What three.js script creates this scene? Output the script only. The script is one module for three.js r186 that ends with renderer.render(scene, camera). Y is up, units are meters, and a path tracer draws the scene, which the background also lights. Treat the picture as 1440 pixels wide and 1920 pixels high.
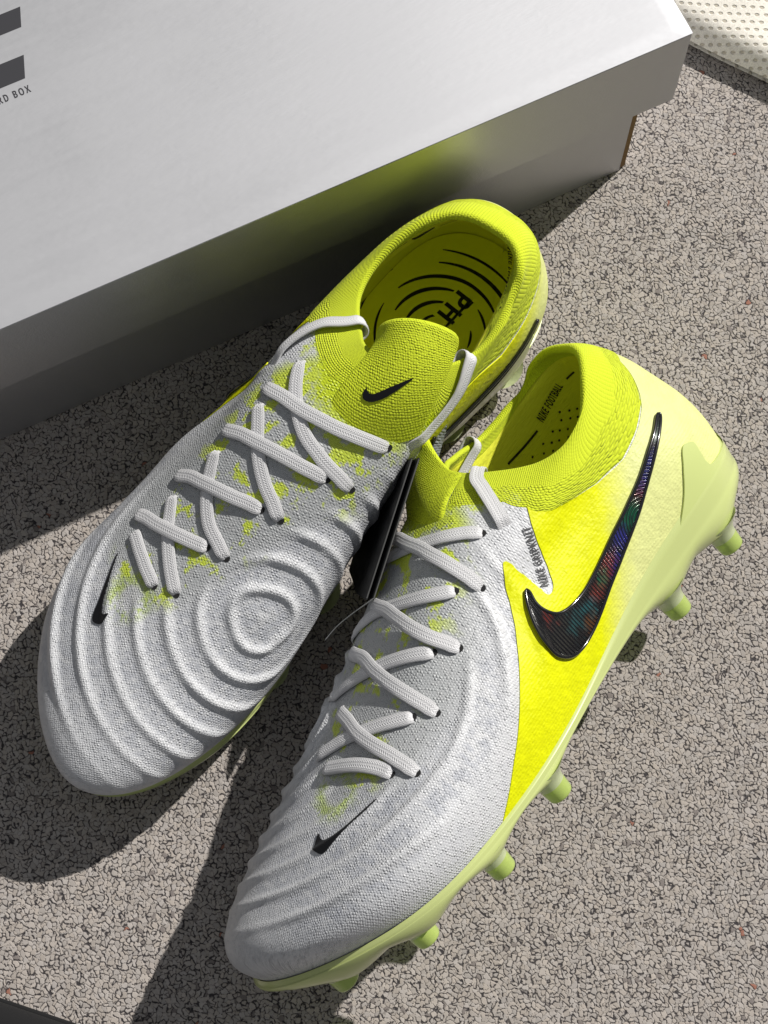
import * as THREE from 'three';
import { RoundedBoxGeometry } from 'three/addons/geometries/RoundedBoxGeometry.js';
import { FontLoader } from 'three/addons/loaders/FontLoader.js';
import { mergeGeometries } from 'three/addons/utils/BufferGeometryUtils.js';

// ---------------------------------------------------------------- camera, light, exposure
const scene = new THREE.Scene();
const camera = new THREE.PerspectiveCamera(30.68, 0.75, 0.05, 60);
camera.position.set(0, 0.7467, 0.2288);
camera.up.set(0, 1, 0);
camera.lookAt(0, 0, 0);
scene.add(camera);
const renderer = new THREE.WebGLRenderer();
renderer.toneMapping = THREE.LinearToneMapping;
renderer.toneMappingExposure = 1.15;
renderer.shadowMap.enabled = true;
const SUN = new THREE.Vector3(0.545, 0.656, -0.522).normalize();
const sun = new THREE.DirectionalLight(new THREE.Color(1.0, 0.965, 0.91), 4.0);
sun.position.copy(SUN).multiplyScalar(2);
sun.target.position.set(0, 0, 0);
sun.castShadow = true;
sun.shadow.radius = 1.3;
sun.shadow.mapSize.set(2048, 2048);
Object.assign(sun.shadow.camera, { left: -0.6, right: 0.6, top: 0.6, bottom: -0.6, near: 0.2, far: 5 });
scene.add(sun, sun.target);
{ // clear daylight sky: pale at the zenith, a little warmer and dimmer near the horizon
  const w = 128, h = 64, d = new Float32Array(w * h * 4);
  for (let j = 0; j < h; j++) for (let i = 0; i < w; i++) {
    const el = ((j + 0.5) / h - 0.5) * Math.PI, k = Math.max(0, Math.sin(el)), o = (j * w + i) * 4;
    const v = el < 0 ? 0.05 : 0.10 + 0.09 * k;
    d[o] = v * (1.0 - 0.05 * k); d[o + 1] = v; d[o + 2] = v * (0.98 + 0.10 * k); d[o + 3] = 1;
  }
  const t = new THREE.DataTexture(d, w, h, THREE.RGBAFormat, THREE.FloatType);
  t.mapping = THREE.EquirectangularReflectionMapping; t.magFilter = THREE.LinearFilter; t.needsUpdate = true;
  scene.background = t; scene.environment = t;
}

// ---------------------------------------------------------------- helpers
const { sin, cos, PI, min, max, abs, floor, sqrt, hypot, atan2, pow } = Math;
const lerp = (a, b, t) => a + (b - a) * t;
const clamp = (x, a = 0, b = 1) => min(max(x, a), b);
const sstep = (a, b, x) => { const t = clamp((x - a) / (b - a)); return t * t * (3 - 2 * t); };
function rng(seed) { let s = seed >>> 0; return () => { s = (s + 0x6D2B79F5) | 0; let t = Math.imul(s ^ (s >>> 15), 1 | s); t = (t + Math.imul(t ^ (t >>> 7), 61 | t)) ^ t; return ((t ^ (t >>> 14)) >>> 0) / 4294967296; }; }
function hash(x, y, k = 0) { let h = Math.imul(x | 0, 374761393) + Math.imul(y | 0, 668265263) + Math.imul(k | 0, 2147483647); h = Math.imul(h ^ (h >>> 13), 1274126177); h ^= h >>> 16; return (h >>> 0) / 4294967296; }
function noise(x, y, k = 0, wrap = 0) {
  const xi = floor(x), yi = floor(y), fx = x - xi, fy = y - yi, u = fx * fx * (3 - 2 * fx), v = fy * fy * (3 - 2 * fy);
  const m = (a) => (wrap ? ((a % wrap) + wrap) % wrap : a);
  return lerp(lerp(hash(m(xi), m(yi), k), hash(m(xi + 1), m(yi), k), u), lerp(hash(m(xi), m(yi + 1), k), hash(m(xi + 1), m(yi + 1), k), u), v);
}
const fbm = (x, y, k = 0) => (noise(x, y, k) + 0.5 * noise(2 * x + 7, 2 * y + 3, k + 1) + 0.25 * noise(4 * x, 4 * y, k + 2)) / 1.75;
const V = { sub: (a, b) => [a[0] - b[0], a[1] - b[1], a[2] - b[2]], add: (a, b, k = 1) => [a[0] + b[0] * k, a[1] + b[1] * k, a[2] + b[2] * k], cross: (a, b) => [a[1] * b[2] - a[2] * b[1], a[2] * b[0] - a[0] * b[2], a[0] * b[1] - a[1] * b[0]], dot: (a, b) => a[0] * b[0] + a[1] * b[1] + a[2] * b[2], len: (a) => hypot(a[0], a[1], a[2]), unit: (a) => { const l = hypot(a[0], a[1], a[2]) || 1; return [a[0] / l, a[1] / l, a[2] / l]; }, mix: (a, b, t) => [lerp(a[0], b[0], t), lerp(a[1], b[1], t), lerp(a[2], b[2], t)] };
function dataTex(w, h, fn, srgb, repeat) {
  const d = new Uint8Array(w * h * 4);
  for (let j = 0; j < h; j++) for (let i = 0; i < w; i++) { const c = fn((i + 0.5) / w, (j + 0.5) / h, i, j), o = (j * w + i) * 4; if (typeof c === 'number') d[o] = d[o + 1] = d[o + 2] = clamp(c) * 255; else { d[o] = clamp(c[0]) * 255; d[o + 1] = clamp(c[1]) * 255; d[o + 2] = clamp(c[2]) * 255; } d[o + 3] = 255; }
  const t = new THREE.DataTexture(d, w, h);
  t.magFilter = t.minFilter = THREE.LinearFilter; if (srgb) t.colorSpace = THREE.SRGBColorSpace;
  if (repeat !== false) t.wrapS = t.wrapT = THREE.RepeatWrapping;
  t.needsUpdate = true; return t;
}
const toS = (x) => (x <= 0.0031308 ? 12.92 * x : 1.055 * pow(x, 1 / 2.4) - 0.055);
const lin = (r, g, b) => new THREE.Color().setRGB(r, g, b);
const names = {};
function numbered(n) { const k = names[n] = (names[n] ?? -1) + 1; return k ? n + '_' + String(k).padStart(3, '0') : n; }
function meshOf(name, geo, mat, parent) { const m = new THREE.Mesh(geo, mat); m.name = name; m.castShadow = m.receiveShadow = true; parent.add(m); return m; }
function thing(name, label, category, group) { const g = new THREE.Group(); g.name = numbered(name); g.userData = { label, category }; if (group) g.userData.group = group; scene.add(g); return g; }

// a grid of points turned into a smooth surface; fn(u, v) -> [x, y, z], uvs(u, v, p) -> [[u, v], [u1, v1]]
function gridMesh(nu, nv, fn, { wrap = false, uvs, flip = false } = {}) {
  const P = [], pos = [], nor = [], uv = [], uv1 = [], idx = [];
  for (let j = 0; j <= nv; j++) for (let i = 0; i <= nu; i++) P.push(fn(i / nu, j / nv));
  const at = (i, j) => P[clamp(j, 0, nv) * (nu + 1) + (wrap ? ((i % nu) + nu) % nu : clamp(i, 0, nu))];
  for (let j = 0; j <= nv; j++) for (let i = 0; i <= nu; i++) {
    const p = P[j * (nu + 1) + i]; let n = V.unit(V.cross(V.sub(at(i + 1, j), at(i - 1, j)), V.sub(at(i, j + 1), at(i, j - 1)))); if (flip) n = [-n[0], -n[1], -n[2]];
    pos.push(...p); nor.push(...n); const t = uvs ? uvs(i / nu, j / nv, p) : [[i / nu, j / nv]]; uv.push(...t[0]); uv1.push(...(t[1] ?? t[0]));
    if (i < nu && j < nv) { const a = j * (nu + 1) + i, b = a + 1, c = a + nu + 1, d = c + 1; flip ? idx.push(a, c, b, b, c, d) : idx.push(a, b, c, b, d, c); }
  }
  return geoOf(pos, nor, uv, uv1, idx);
}
function geoOf(pos, nor, uv, uv1, idx) {
  const g = new THREE.BufferGeometry();
  g.setAttribute('position', new THREE.Float32BufferAttribute(pos, 3));
  if (nor) g.setAttribute('normal', new THREE.Float32BufferAttribute(nor, 3));
  g.setAttribute('uv', new THREE.Float32BufferAttribute(uv, 2)); if (uv1) g.setAttribute('uv1', new THREE.Float32BufferAttribute(uv1, 2));
  g.setIndex(idx); if (!nor) g.computeVertexNormals();
  return g;
}
function spline2(pts, closed, n, tension = 0.5) {
  const c = new THREE.CatmullRomCurve3(pts.map((p) => new THREE.Vector3(p[0], p[1], p[2] ?? 0)), closed, 'catmullrom', tension);
  const out = []; for (let i = 0; i < n + (closed ? 0 : 1); i++) { const p = c.getPoint(i / n); out.push([p.x, p.y, p.z]); } return out;
}
function clipCell(poly, x0, y0, x1, y1) {
  let out = poly;
  for (const [ax, val, sg] of [[0, x0, 1], [0, x1, -1], [1, y0, 1], [1, y1, -1]]) {
    const src = out; out = []; if (!src.length) return out;
    for (let i = 0; i < src.length; i++) {
      const a = src[i], b = src[(i + 1) % src.length], da = (a[ax] - val) * sg, db = (b[ax] - val) * sg;
      if (da >= 0) out.push(a);
      if ((da >= 0) !== (db >= 0)) { const t = da / (da - db); out.push([lerp(a[0], b[0], t), lerp(a[1], b[1], t)]); }
    }
  }
  return out;
}
const V2 = (p) => new THREE.Vector2(p[0], p[1]);
// a raised patch on a surface S(u, v, off): the polygon (u, v) gets a face at height `thick` and a skirt down to the surface
function patchMesh(S, polygon, { thick = 0.0006, du = 0.006, dv = 0.03, base = -0.0004, uvf, uvf1 } = {}) {
  const area = THREE.ShapeUtils.area(polygon.map(V2)), poly = area < 0 ? polygon.slice().reverse() : polygon;
  const us = poly.map((p) => p[0]), vs = poly.map((p) => p[1]), u0 = min(...us), u1 = max(...us), v0 = min(...vs), v1 = max(...vs);
  const pos = [], nor = [], uv = [], uv1 = [], idx = [], e = 1e-3;
  const frame = (u, v) => V.unit(V.cross(V.sub(S(u + e, v, thick), S(u - e, v, thick)), V.sub(S(u, v + e, thick), S(u, v - e, thick))));
  const put = (p, n, u, v) => { pos.push(...p); nor.push(...n); uv.push(...(uvf ? uvf(u, v, p) : [u, v])); uv1.push(...(uvf1 ? uvf1(u, v, p) : [u, v])); return pos.length / 3 - 1; };
  const nu = max(1, Math.ceil((u1 - u0) / du)), nv = max(1, Math.ceil((v1 - v0) / dv));
  for (let j = 0; j < nv; j++) for (let i = 0; i < nu; i++) {
    const c = clipCell(poly, lerp(u0, u1, i / nu), lerp(v0, v1, j / nv), lerp(u0, u1, (i + 1) / nu), lerp(v0, v1, (j + 1) / nv));
    const q = c.filter((p, k) => hypot(p[0] - c[(k + 1) % c.length][0], p[1] - c[(k + 1) % c.length][1]) > 1e-7);
    if (q.length < 3 || abs(THREE.ShapeUtils.area(q.map(V2))) < 1e-9) continue;
    const id = q.map((p) => put(S(p[0], p[1], thick), frame(p[0], p[1]), p[0], p[1]));
    for (const f of THREE.ShapeUtils.triangulateShape(q.map(V2), [])) idx.push(id[f[0]], id[f[1]], id[f[2]]);
  }
  const n = poly.length, top = poly.map((p) => S(p[0], p[1], thick)), bot = poly.map((p) => S(p[0], p[1], base));
  for (let i = 0; i < n; i++) {
    const k = (i + 1) % n, w = V.unit(V.cross(V.sub(top[k], top[i]), V.sub(top[i], bot[i])));
    const a = put(bot[i], w, ...poly[i]), b = put(bot[k], w, ...poly[k]), c = put(top[i], w, ...poly[i]), d = put(top[k], w, ...poly[k]);
    idx.push(a, b, c, b, d, c);
  }
  return geoOf(pos, nor, uv, uv1, idx);
}
const font = await new FontLoader().loadAsync('fonts/droid/droid_sans_bold.typeface.json');
// flat lettering on a surface: map(a, b) -> point; a along the line in metres, b up
function lettersOn(text, size, map, { squeeze = 1, slant = 0, track = 0 } = {}) {
  const pos = [], uv = [], idx = []; let x = 0;
  for (const ch of text) {
    const shapes = font.generateShapes(ch, size), adv = (font.data.glyphs[ch]?.ha ?? 600) / font.data.resolution * size;
    for (const s of shapes) { const g = new THREE.ShapeGeometry(s, 5), p = g.attributes.position, o = pos.length / 3; for (let i = 0; i < p.count; i++) { const a = (p.getX(i) + slant * p.getY(i)) * squeeze + x; pos.push(...map(a, p.getY(i))); uv.push(a, p.getY(i)); } for (const k of g.index.array) idx.push(o + k); }
    x += adv * squeeze + track;
  }
  return { geo: geoOf(pos, null, uv, null, idx), width: x };
}
function textWidth(text, size, squeeze, track) { let x = 0; for (const ch of text) x += (font.data.glyphs[ch]?.ha ?? 600) / font.data.resolution * size * squeeze + track; return x - track; }

// ---------------------------------------------------------------- ground: bonded light chips with dark gaps
{
  const S = 2048, CELL = 224, TILE = 0.4, seeds = [];
  for (let j = 0; j < CELL; j++) for (let i = 0; i < CELL; i++) {
    const a = hash(i, j, 1) * PI, st = 1 + 1.5 * pow(hash(i, j, 2), 1.4), sz = 0.72 + 0.56 * hash(i, j, 3);
    const t = hash(i, j, 6), tone = t < 0.0014 ? [0.30, 0.13, 0.09] : t < 0.02 ? [0.20, 0.175, 0.165] : (() => { const v = 0.372 + 0.10 * (hash(i, j, 7) - 0.5), w = hash(i, j, 8) - 0.5; return [v * (1.06 + 0.04 * w), v * 0.96, v * (0.885 - 0.05 * w)]; })();
    seeds.push([i + 0.08 + 0.84 * hash(i, j, 4), j + 0.08 + 0.84 * hash(i, j, 5), cos(a), sin(a), sqrt(st) / sz, 1 / sqrt(st) / sz, tone, hash(i, j, 9)]);
  }
  const col = new Uint8Array(S * S * 4), hgt = new Uint8Array(S * S * 4), k = CELL / S;
  const lut = new Uint8Array(1025); for (let i = 0; i <= 1024; i++) lut[i] = toS(i / 1024) * 255;
  for (let y = 0; y < S; y++) for (let x = 0; x < S; x++) {
    const hx = (x + 0.5) * k, hy = (y + 0.5) * k, gx = hx + 0.5 * (noise(hx * 1.5, hy * 1.5, 17, 336) - 0.5) + 0.16 * (noise(hx * 5, hy * 5, 18, 1120) - 0.5), gy = hy + 0.5 * (noise(hx * 1.5, hy * 1.5, 19, 336) - 0.5) + 0.16 * (noise(hx * 5, hy * 5, 20, 1120) - 0.5), ci = floor(gx), cj = floor(gy);
    let f1 = 9, f2 = 9, f3 = 9, b = null, b2 = null, b3 = null;
    for (let dj = -2; dj <= 2; dj++) for (let di = -2; di <= 2; di++) {
      const I = ci + di, J = cj + dj, wi = (I + CELL) % CELL, wj = (J + CELL) % CELL, s = seeds[wj * CELL + wi];
      const px = gx - s[0] - (I - wi), py = gy - s[1] - (J - wj), r = hypot((px * s[2] + py * s[3]) * s[4], (py * s[2] - px * s[3]) * s[5]);
      if (r < f1) { f3 = f2; b3 = b2; f2 = f1; b2 = b; f1 = r; b = s; } else if (r < f2) { f3 = f2; b3 = b2; f2 = r; b2 = s; } else if (r < f3) { f3 = r; b3 = s; }
    }
    // each pair of chips has its own joint, from fused to open, and some corners where three chips meet are dark voids
    const pair = (b[7] + b2[7]) % 1, tri = (b[7] + b2[7] + b3[7]) % 1, gw = 0.015 + 0.30 * pow(pair, 2.3), vw = 0.34 * pow(tri, 1.6);
    const joint = sstep(gw * 0.35, gw * 1.1 + 0.05, f2 - f1), hole = sstep(vw * 0.55, vw * 1.05 + 0.03, f3 - f1), e = joint * hole * (1 - sstep(0.72, 1.0, f1)), n = 0.94 + 0.12 * noise(gx * 2.5, gy * 2.5, 11, 560);
    const o = (y * S + x) * 4;
    const gk = max(sstep(0.05, 0.2, gw), 1 - hole), g0 = [lerp(0.15, 0.03, gk), lerp(0.132, 0.025, gk), lerp(0.122, 0.028, gk)];
    for (let c = 0; c < 3; c++) col[o + c] = lut[floor(clamp(lerp(g0[c], b[6][c] * n, e)) * 1024)];
    hgt[o] = hgt[o + 1] = hgt[o + 2] = 255 * clamp(0.15 + 0.75 * e + 0.1 * (b[6][1] - 0.3)); col[o + 3] = hgt[o + 3] = 255;
  }
  const mk = (d, srgb) => { const t = new THREE.DataTexture(d, S, S); t.magFilter = t.minFilter = THREE.LinearFilter; t.wrapS = t.wrapT = THREE.RepeatWrapping; t.repeat.set(1 / TILE, 1 / TILE); t.offset.set(0.46, 0.43); if (srgb) t.colorSpace = THREE.SRGBColorSpace; t.needsUpdate = true; return t; };
  const m = new THREE.MeshStandardMaterial({ map: mk(col, true), bumpMap: mk(hgt, false), bumpScale: 0.0004, roughness: 0.75, metalness: 0 });
  const g = new THREE.PlaneGeometry(4, 4).rotateX(-PI / 2), uv = g.attributes.uv;
  for (let i = 0; i < uv.count; i++) uv.setXY(i, (uv.getX(i) - 0.5) * 4, (uv.getY(i) - 0.5) * 4);
  const f = meshOf('ground', g, m, scene); f.userData = { kind: 'structure', label: 'speckled grey floor of bonded stone chips with dark gaps' };
}

// ---------------------------------------------------------------- silver shoe box: base and lid
const box = thing('shoe_box', 'matt silver cardboard shoe box with overhanging lid behind the two boots', 'shoe box');
{
  const psi = 0.4426, H = 0.1136, HL = 0.052, LX = 0.345, LZ = 0.225, OX = 0.0135, OZ = 0.006, T = 0.0018;
  box.position.set(0.1192, 0, -0.1587); box.rotation.y = psi; // local +x along the front edge to the corner, local -z away
  const grain = dataTex(512, 512, (u, v) => 0.5 + 0.3 * (noise(u * 128, v * 128, 3, 128) - 0.5) + 0.25 * (noise(u * 40, v * 40, 5, 40) - 0.5), false);
  grain.repeat.set(1 / 0.06, 1 / 0.06);
  const flute = dataTex(256, 64, (u, v) => 0.5 + 0.13 * sin(u * PI * 2 * 8 + 1.2 * sin(v * 6.28)) * noise(u * 6, v * 4, 9, 0) + 0.2 * (noise(u * 90, v * 22, 8, 0) - 0.5), false); flute.repeat.set(1 / 0.05, 1 / 0.05);
  const card = new THREE.MeshPhysicalMaterial({ color: lin(0.535, 0.54, 0.565), metalness: 0.78, roughness: 0.40, bumpMap: grain, bumpScale: 0.00012 });
  const cardTop = card.clone(); cardTop.bumpMap = flute; cardTop.bumpScale = 0.00006; cardTop.roughness = 0.58;
  const wear = dataTex(512, 512, (u, v) => 0.80 + 0.20 * fbm(u * 9, v * 9, 41) + 0.10 * noise(u * 160, v * 12, 43) * noise(u * 5, v * 7, 44) + 0.05 * noise(u * 250, v * 250, 45), false); wear.repeat.set(1 / 0.36, 1 / 0.36);
  card.roughnessMap = wear; cardTop.roughnessMap = wear; card.roughness = 0.44; cardTop.roughness = 0.62;
  const brown = new THREE.MeshStandardMaterial({ color: lin(0.24, 0.145, 0.065), roughness: 0.9 });
  const ink = new THREE.MeshStandardMaterial({ color: lin(0.035, 0.035, 0.042), roughness: 0.55 });
  const panel = (name, w, h, d, x, y, z, m = card, r = 0.0007) => { const g = new RoundedBoxGeometry(w, h, d, 3, min(r, w * 0.45, h * 0.45, d * 0.45)); const p = g.attributes.position, n = g.attributes.normal, uv = g.attributes.uv; for (let i = 0; i < uv.count; i++) { const ax = abs(n.getX(i)), ay = abs(n.getY(i)), az = abs(n.getZ(i)); ay > ax && ay > az ? uv.setXY(i, p.getX(i), p.getZ(i)) : ax > az ? uv.setXY(i, p.getZ(i), p.getY(i)) : uv.setXY(i, p.getX(i), p.getY(i)); } g.translate(x, y, z); return [name, g, m]; };
  const lid = new THREE.Group(); lid.name = 'lid'; box.add(lid);
  const cx = -LX / 2, cz = -LZ / 2;
  const sheetY = (x, z) => { const u = -x / LX, v = 1 + z / LZ, e = min(u * LX, (1 - u) * LX, v * LZ, (1 - v) * LZ), r = 0.0006; const drop = e < r ? r - sqrt(max(0, r * r - (r - e) * (r - e))) : 0; return H - drop - 0.0004 + 0.0006 * sin(PI * u) * sin(PI * v) + 0.00025 * (noise(u * 7, v * 5, 4) - 0.5) * sstep(0, 0.01, e); };
  { // top sheet, very slightly crowned and wavy like real card, with a rolled-over edge
    const sheet = gridMesh(90, 60, (u, v) => { const x = -LX * u, z = -LZ * (1 - v); return [x, sheetY(x, z), z]; }, { flip: true, uvs: (u, v, p) => [[p[2], p[0]]] });
    meshOf('top_panel', sheet, cardTop, lid);
  }
  for (const [n, g, m] of [
    panel('front_panel', LX, HL - 0.0014, T, cx, H - 0.0014 - (HL - 0.0014) / 2, -T / 2), panel('back_panel', LX, HL - 0.0014, T, cx, H - 0.0014 - (HL - 0.0014) / 2, -LZ + T / 2),
    panel('end_panel', T, HL - 0.0014, LZ - 2 * T - 0.0002, -T / 2, H - 0.0014 - (HL - 0.0014) / 2, cz), panel('end_panel', T, HL - 0.0014, LZ - 2 * T - 0.0002, -LX + T / 2, H - 0.0014 - (HL - 0.0014) / 2, cz)]) meshOf(n, g, m, lid);
  const base = new THREE.Group(); base.name = 'base'; box.add(base);
  const bw = LX - 2 * OX, bd = LZ - 2 * OZ, bh = H - 0.006;
  for (const [n, g, m] of [
    panel('front_panel', bw, bh, T, cx, bh / 2 + 0.0002, -OZ - T / 2), panel('back_panel', bw, bh, T, cx, bh / 2 + 0.0002, -LZ + OZ + T / 2),
    panel('end_panel', T, bh, bd - 2 * T - 0.0002, -OX - T / 2, bh / 2 + 0.0002, cz), panel('end_panel', T, bh, bd - 2 * T - 0.0002, -LX + OX + T / 2, bh / 2 + 0.0002, cz),
    panel('bottom_panel', bw - 2 * T - 0.0004, T, bd - 2 * T - 0.0004, cx, T / 2 + 0.0004, cz), panel('raw_edge', 0.0028, bh - 0.001, 0.0030, -OX + 0.0015, bh / 2, -OZ - 0.0024, brown, 0.0003)]) { const o = meshOf(n, g, m, base); if (n === 'raw_edge') o.userData.label = 'bare brown cardboard edge'; }
  // printing on the lid: two dark bars and a line of small capitals, cut by the left edge of the picture
  const P = (x, y, z) => [x, y, z];
  const LIDY = 0.00006;
  for (const [x, z0, z1] of [[-0.2302, -0.1212, -0.1127], [-0.2369, -0.1011, -0.0915]]) {
    const w = 0.045, k = 0.35 * (z1 - z0), pts = [[x - w, z0], [x, z0], [x - k, z1], [x - w - k, z1]], pos = [], nor = [], uv = [];
    for (const p of pts) { pos.push(p[0], sheetY(p[0], p[1]) + LIDY, p[1]); nor.push(0, 1, 0); uv.push(p[0], p[1]); }
    meshOf('printed_bar', geoOf(pos, nor, uv, null, [0, 3, 1, 1, 3, 2]), ink, lid);
  }
  const TXT = { size: 0.0032, x: -0.2402, z: -0.0852 };
  const tw = textWidth('RD BOX', TXT.size, 0.70, TXT.size * 0.13), t = lettersOn('RD BOX', TXT.size, (a, b) => P(TXT.x - tw + a, sheetY(TXT.x - tw + a, TXT.z - b) + LIDY, TXT.z - b), { squeeze: 0.70, track: TXT.size * 0.13 });
  meshOf('lettering', t.geo, ink, lid);
}

// ---------------------------------------------------------------- cream perforated cloth behind the box, black pad in the corner
{
  const holes = dataTex(512, 512, (u, v) => { const a = u * 8, b = v * 8, r = floor(b), x = a + (r % 2 ? 0.5 : 0), fx = x - floor(x) - 0.5, fy = b - r - 0.5; return 1 - sstep(0.30, 0.17, hypot(fx * 0.9, fy * 1.15)); }, false);
  const holeCol = dataTex(512, 512, (u, v) => { const a = u * 8, b = v * 8, r = floor(b), x = a + (r % 2 ? 0.5 : 0), fx = x - floor(x) - 0.5, fy = b - r - 0.5, h = sstep(0.26, 0.15, hypot(fx * 0.9, fy * 1.15)), n = 0.94 + 0.12 * noise(u * 90, v * 90, 4, 90); return [lerp(0.97, 0.80, h) * n, lerp(0.95, 0.77, h) * n, lerp(0.91, 0.71, h) * n]; }, true);
  for (const t of [holes, holeCol]) { t.repeat.set(1 / 0.031, 1 / 0.031); t.rotation = 0.5; }
  const m = new THREE.MeshPhysicalMaterial({ map: holeCol, bumpMap: holes, bumpScale: 0.0004, roughness: 0.85, sheen: 0.3, sheenRoughness: 0.6, sheenColor: lin(1, 0.98, 0.92) });
  const o = thing('perforated_cloth', 'cream white perforated cloth bulging up behind the corner of the silver box', 'cloth');
  o.position.set(0.155, 0, -0.2115); o.rotation.y = -0.639; // local x along its lower edge, local -z away from the boots
  const shape = (u, v, lift = 0) => { const x = (u - 0.25) * 0.26, t = v * 0.22, r = 0.021; const up = 0.003 + 0.008 * (1 - pow(1 - clamp(t / 0.010), 2)) + 0.011 * sstep(0, 0.10, t) + 0.006 * sin(u * 9 + v * 5) * sstep(0, 0.05, t) + 0.004 * (noise(u * 6, v * 6, 2) - 0.5) * sstep(0, 0.03, t) - 0.012 * sstep(0.085, 0.11, t) * (1 - sstep(0.11, 0.15, t)); return [x, 0.003 + up + lift, -t + 0.003 * sin(u * 11) + 0.01 * pow(u - 0.45, 2) - r * 0]; };
  const body = gridMesh(80, 70, (u, v) => shape(u, v), { uvs: (u, v, p) => [[p[0], v * 0.22 + p[1] * 0.5]] });
  meshOf('outer_face', body, m, o);
  meshOf('under_face', gridMesh(60, 40, (u, v) => { const p = shape(u, v); return [p[0], v < 0.02 ? 0.003 : 0.001 + min(0.004, p[1] * 0.2), p[2]]; }, { flip: true, uvs: (u, v, p) => [[p[0], p[2]]] }), m, o);
}
{
  const o = thing('black_pad', 'black padded edge poking into the bottom left corner of the floor', 'pad');
  o.position.set(-0.135, 0, 0.2025); o.rotation.y = -0.312;
  const m = new THREE.MeshStandardMaterial({ color: lin(0.006, 0.006, 0.007), roughness: 0.95 });
  meshOf('pad_body', new RoundedBoxGeometry(0.11, 0.022, 0.06, 5, 0.009).translate(0, 0.0112, 0.03), m, o);
  const piping = new THREE.TubeGeometry(new THREE.CatmullRomCurve3([[-0.046, 0.0112, 0], [-0.02, 0.0112, -0.0001], [0.02, 0.0112, -0.0001], [0.046, 0.0112, 0]].map((p) => new THREE.Vector3(...p))), 30, 0.0013, 8);
  meshOf('seam', piping, m, o);
}

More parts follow.
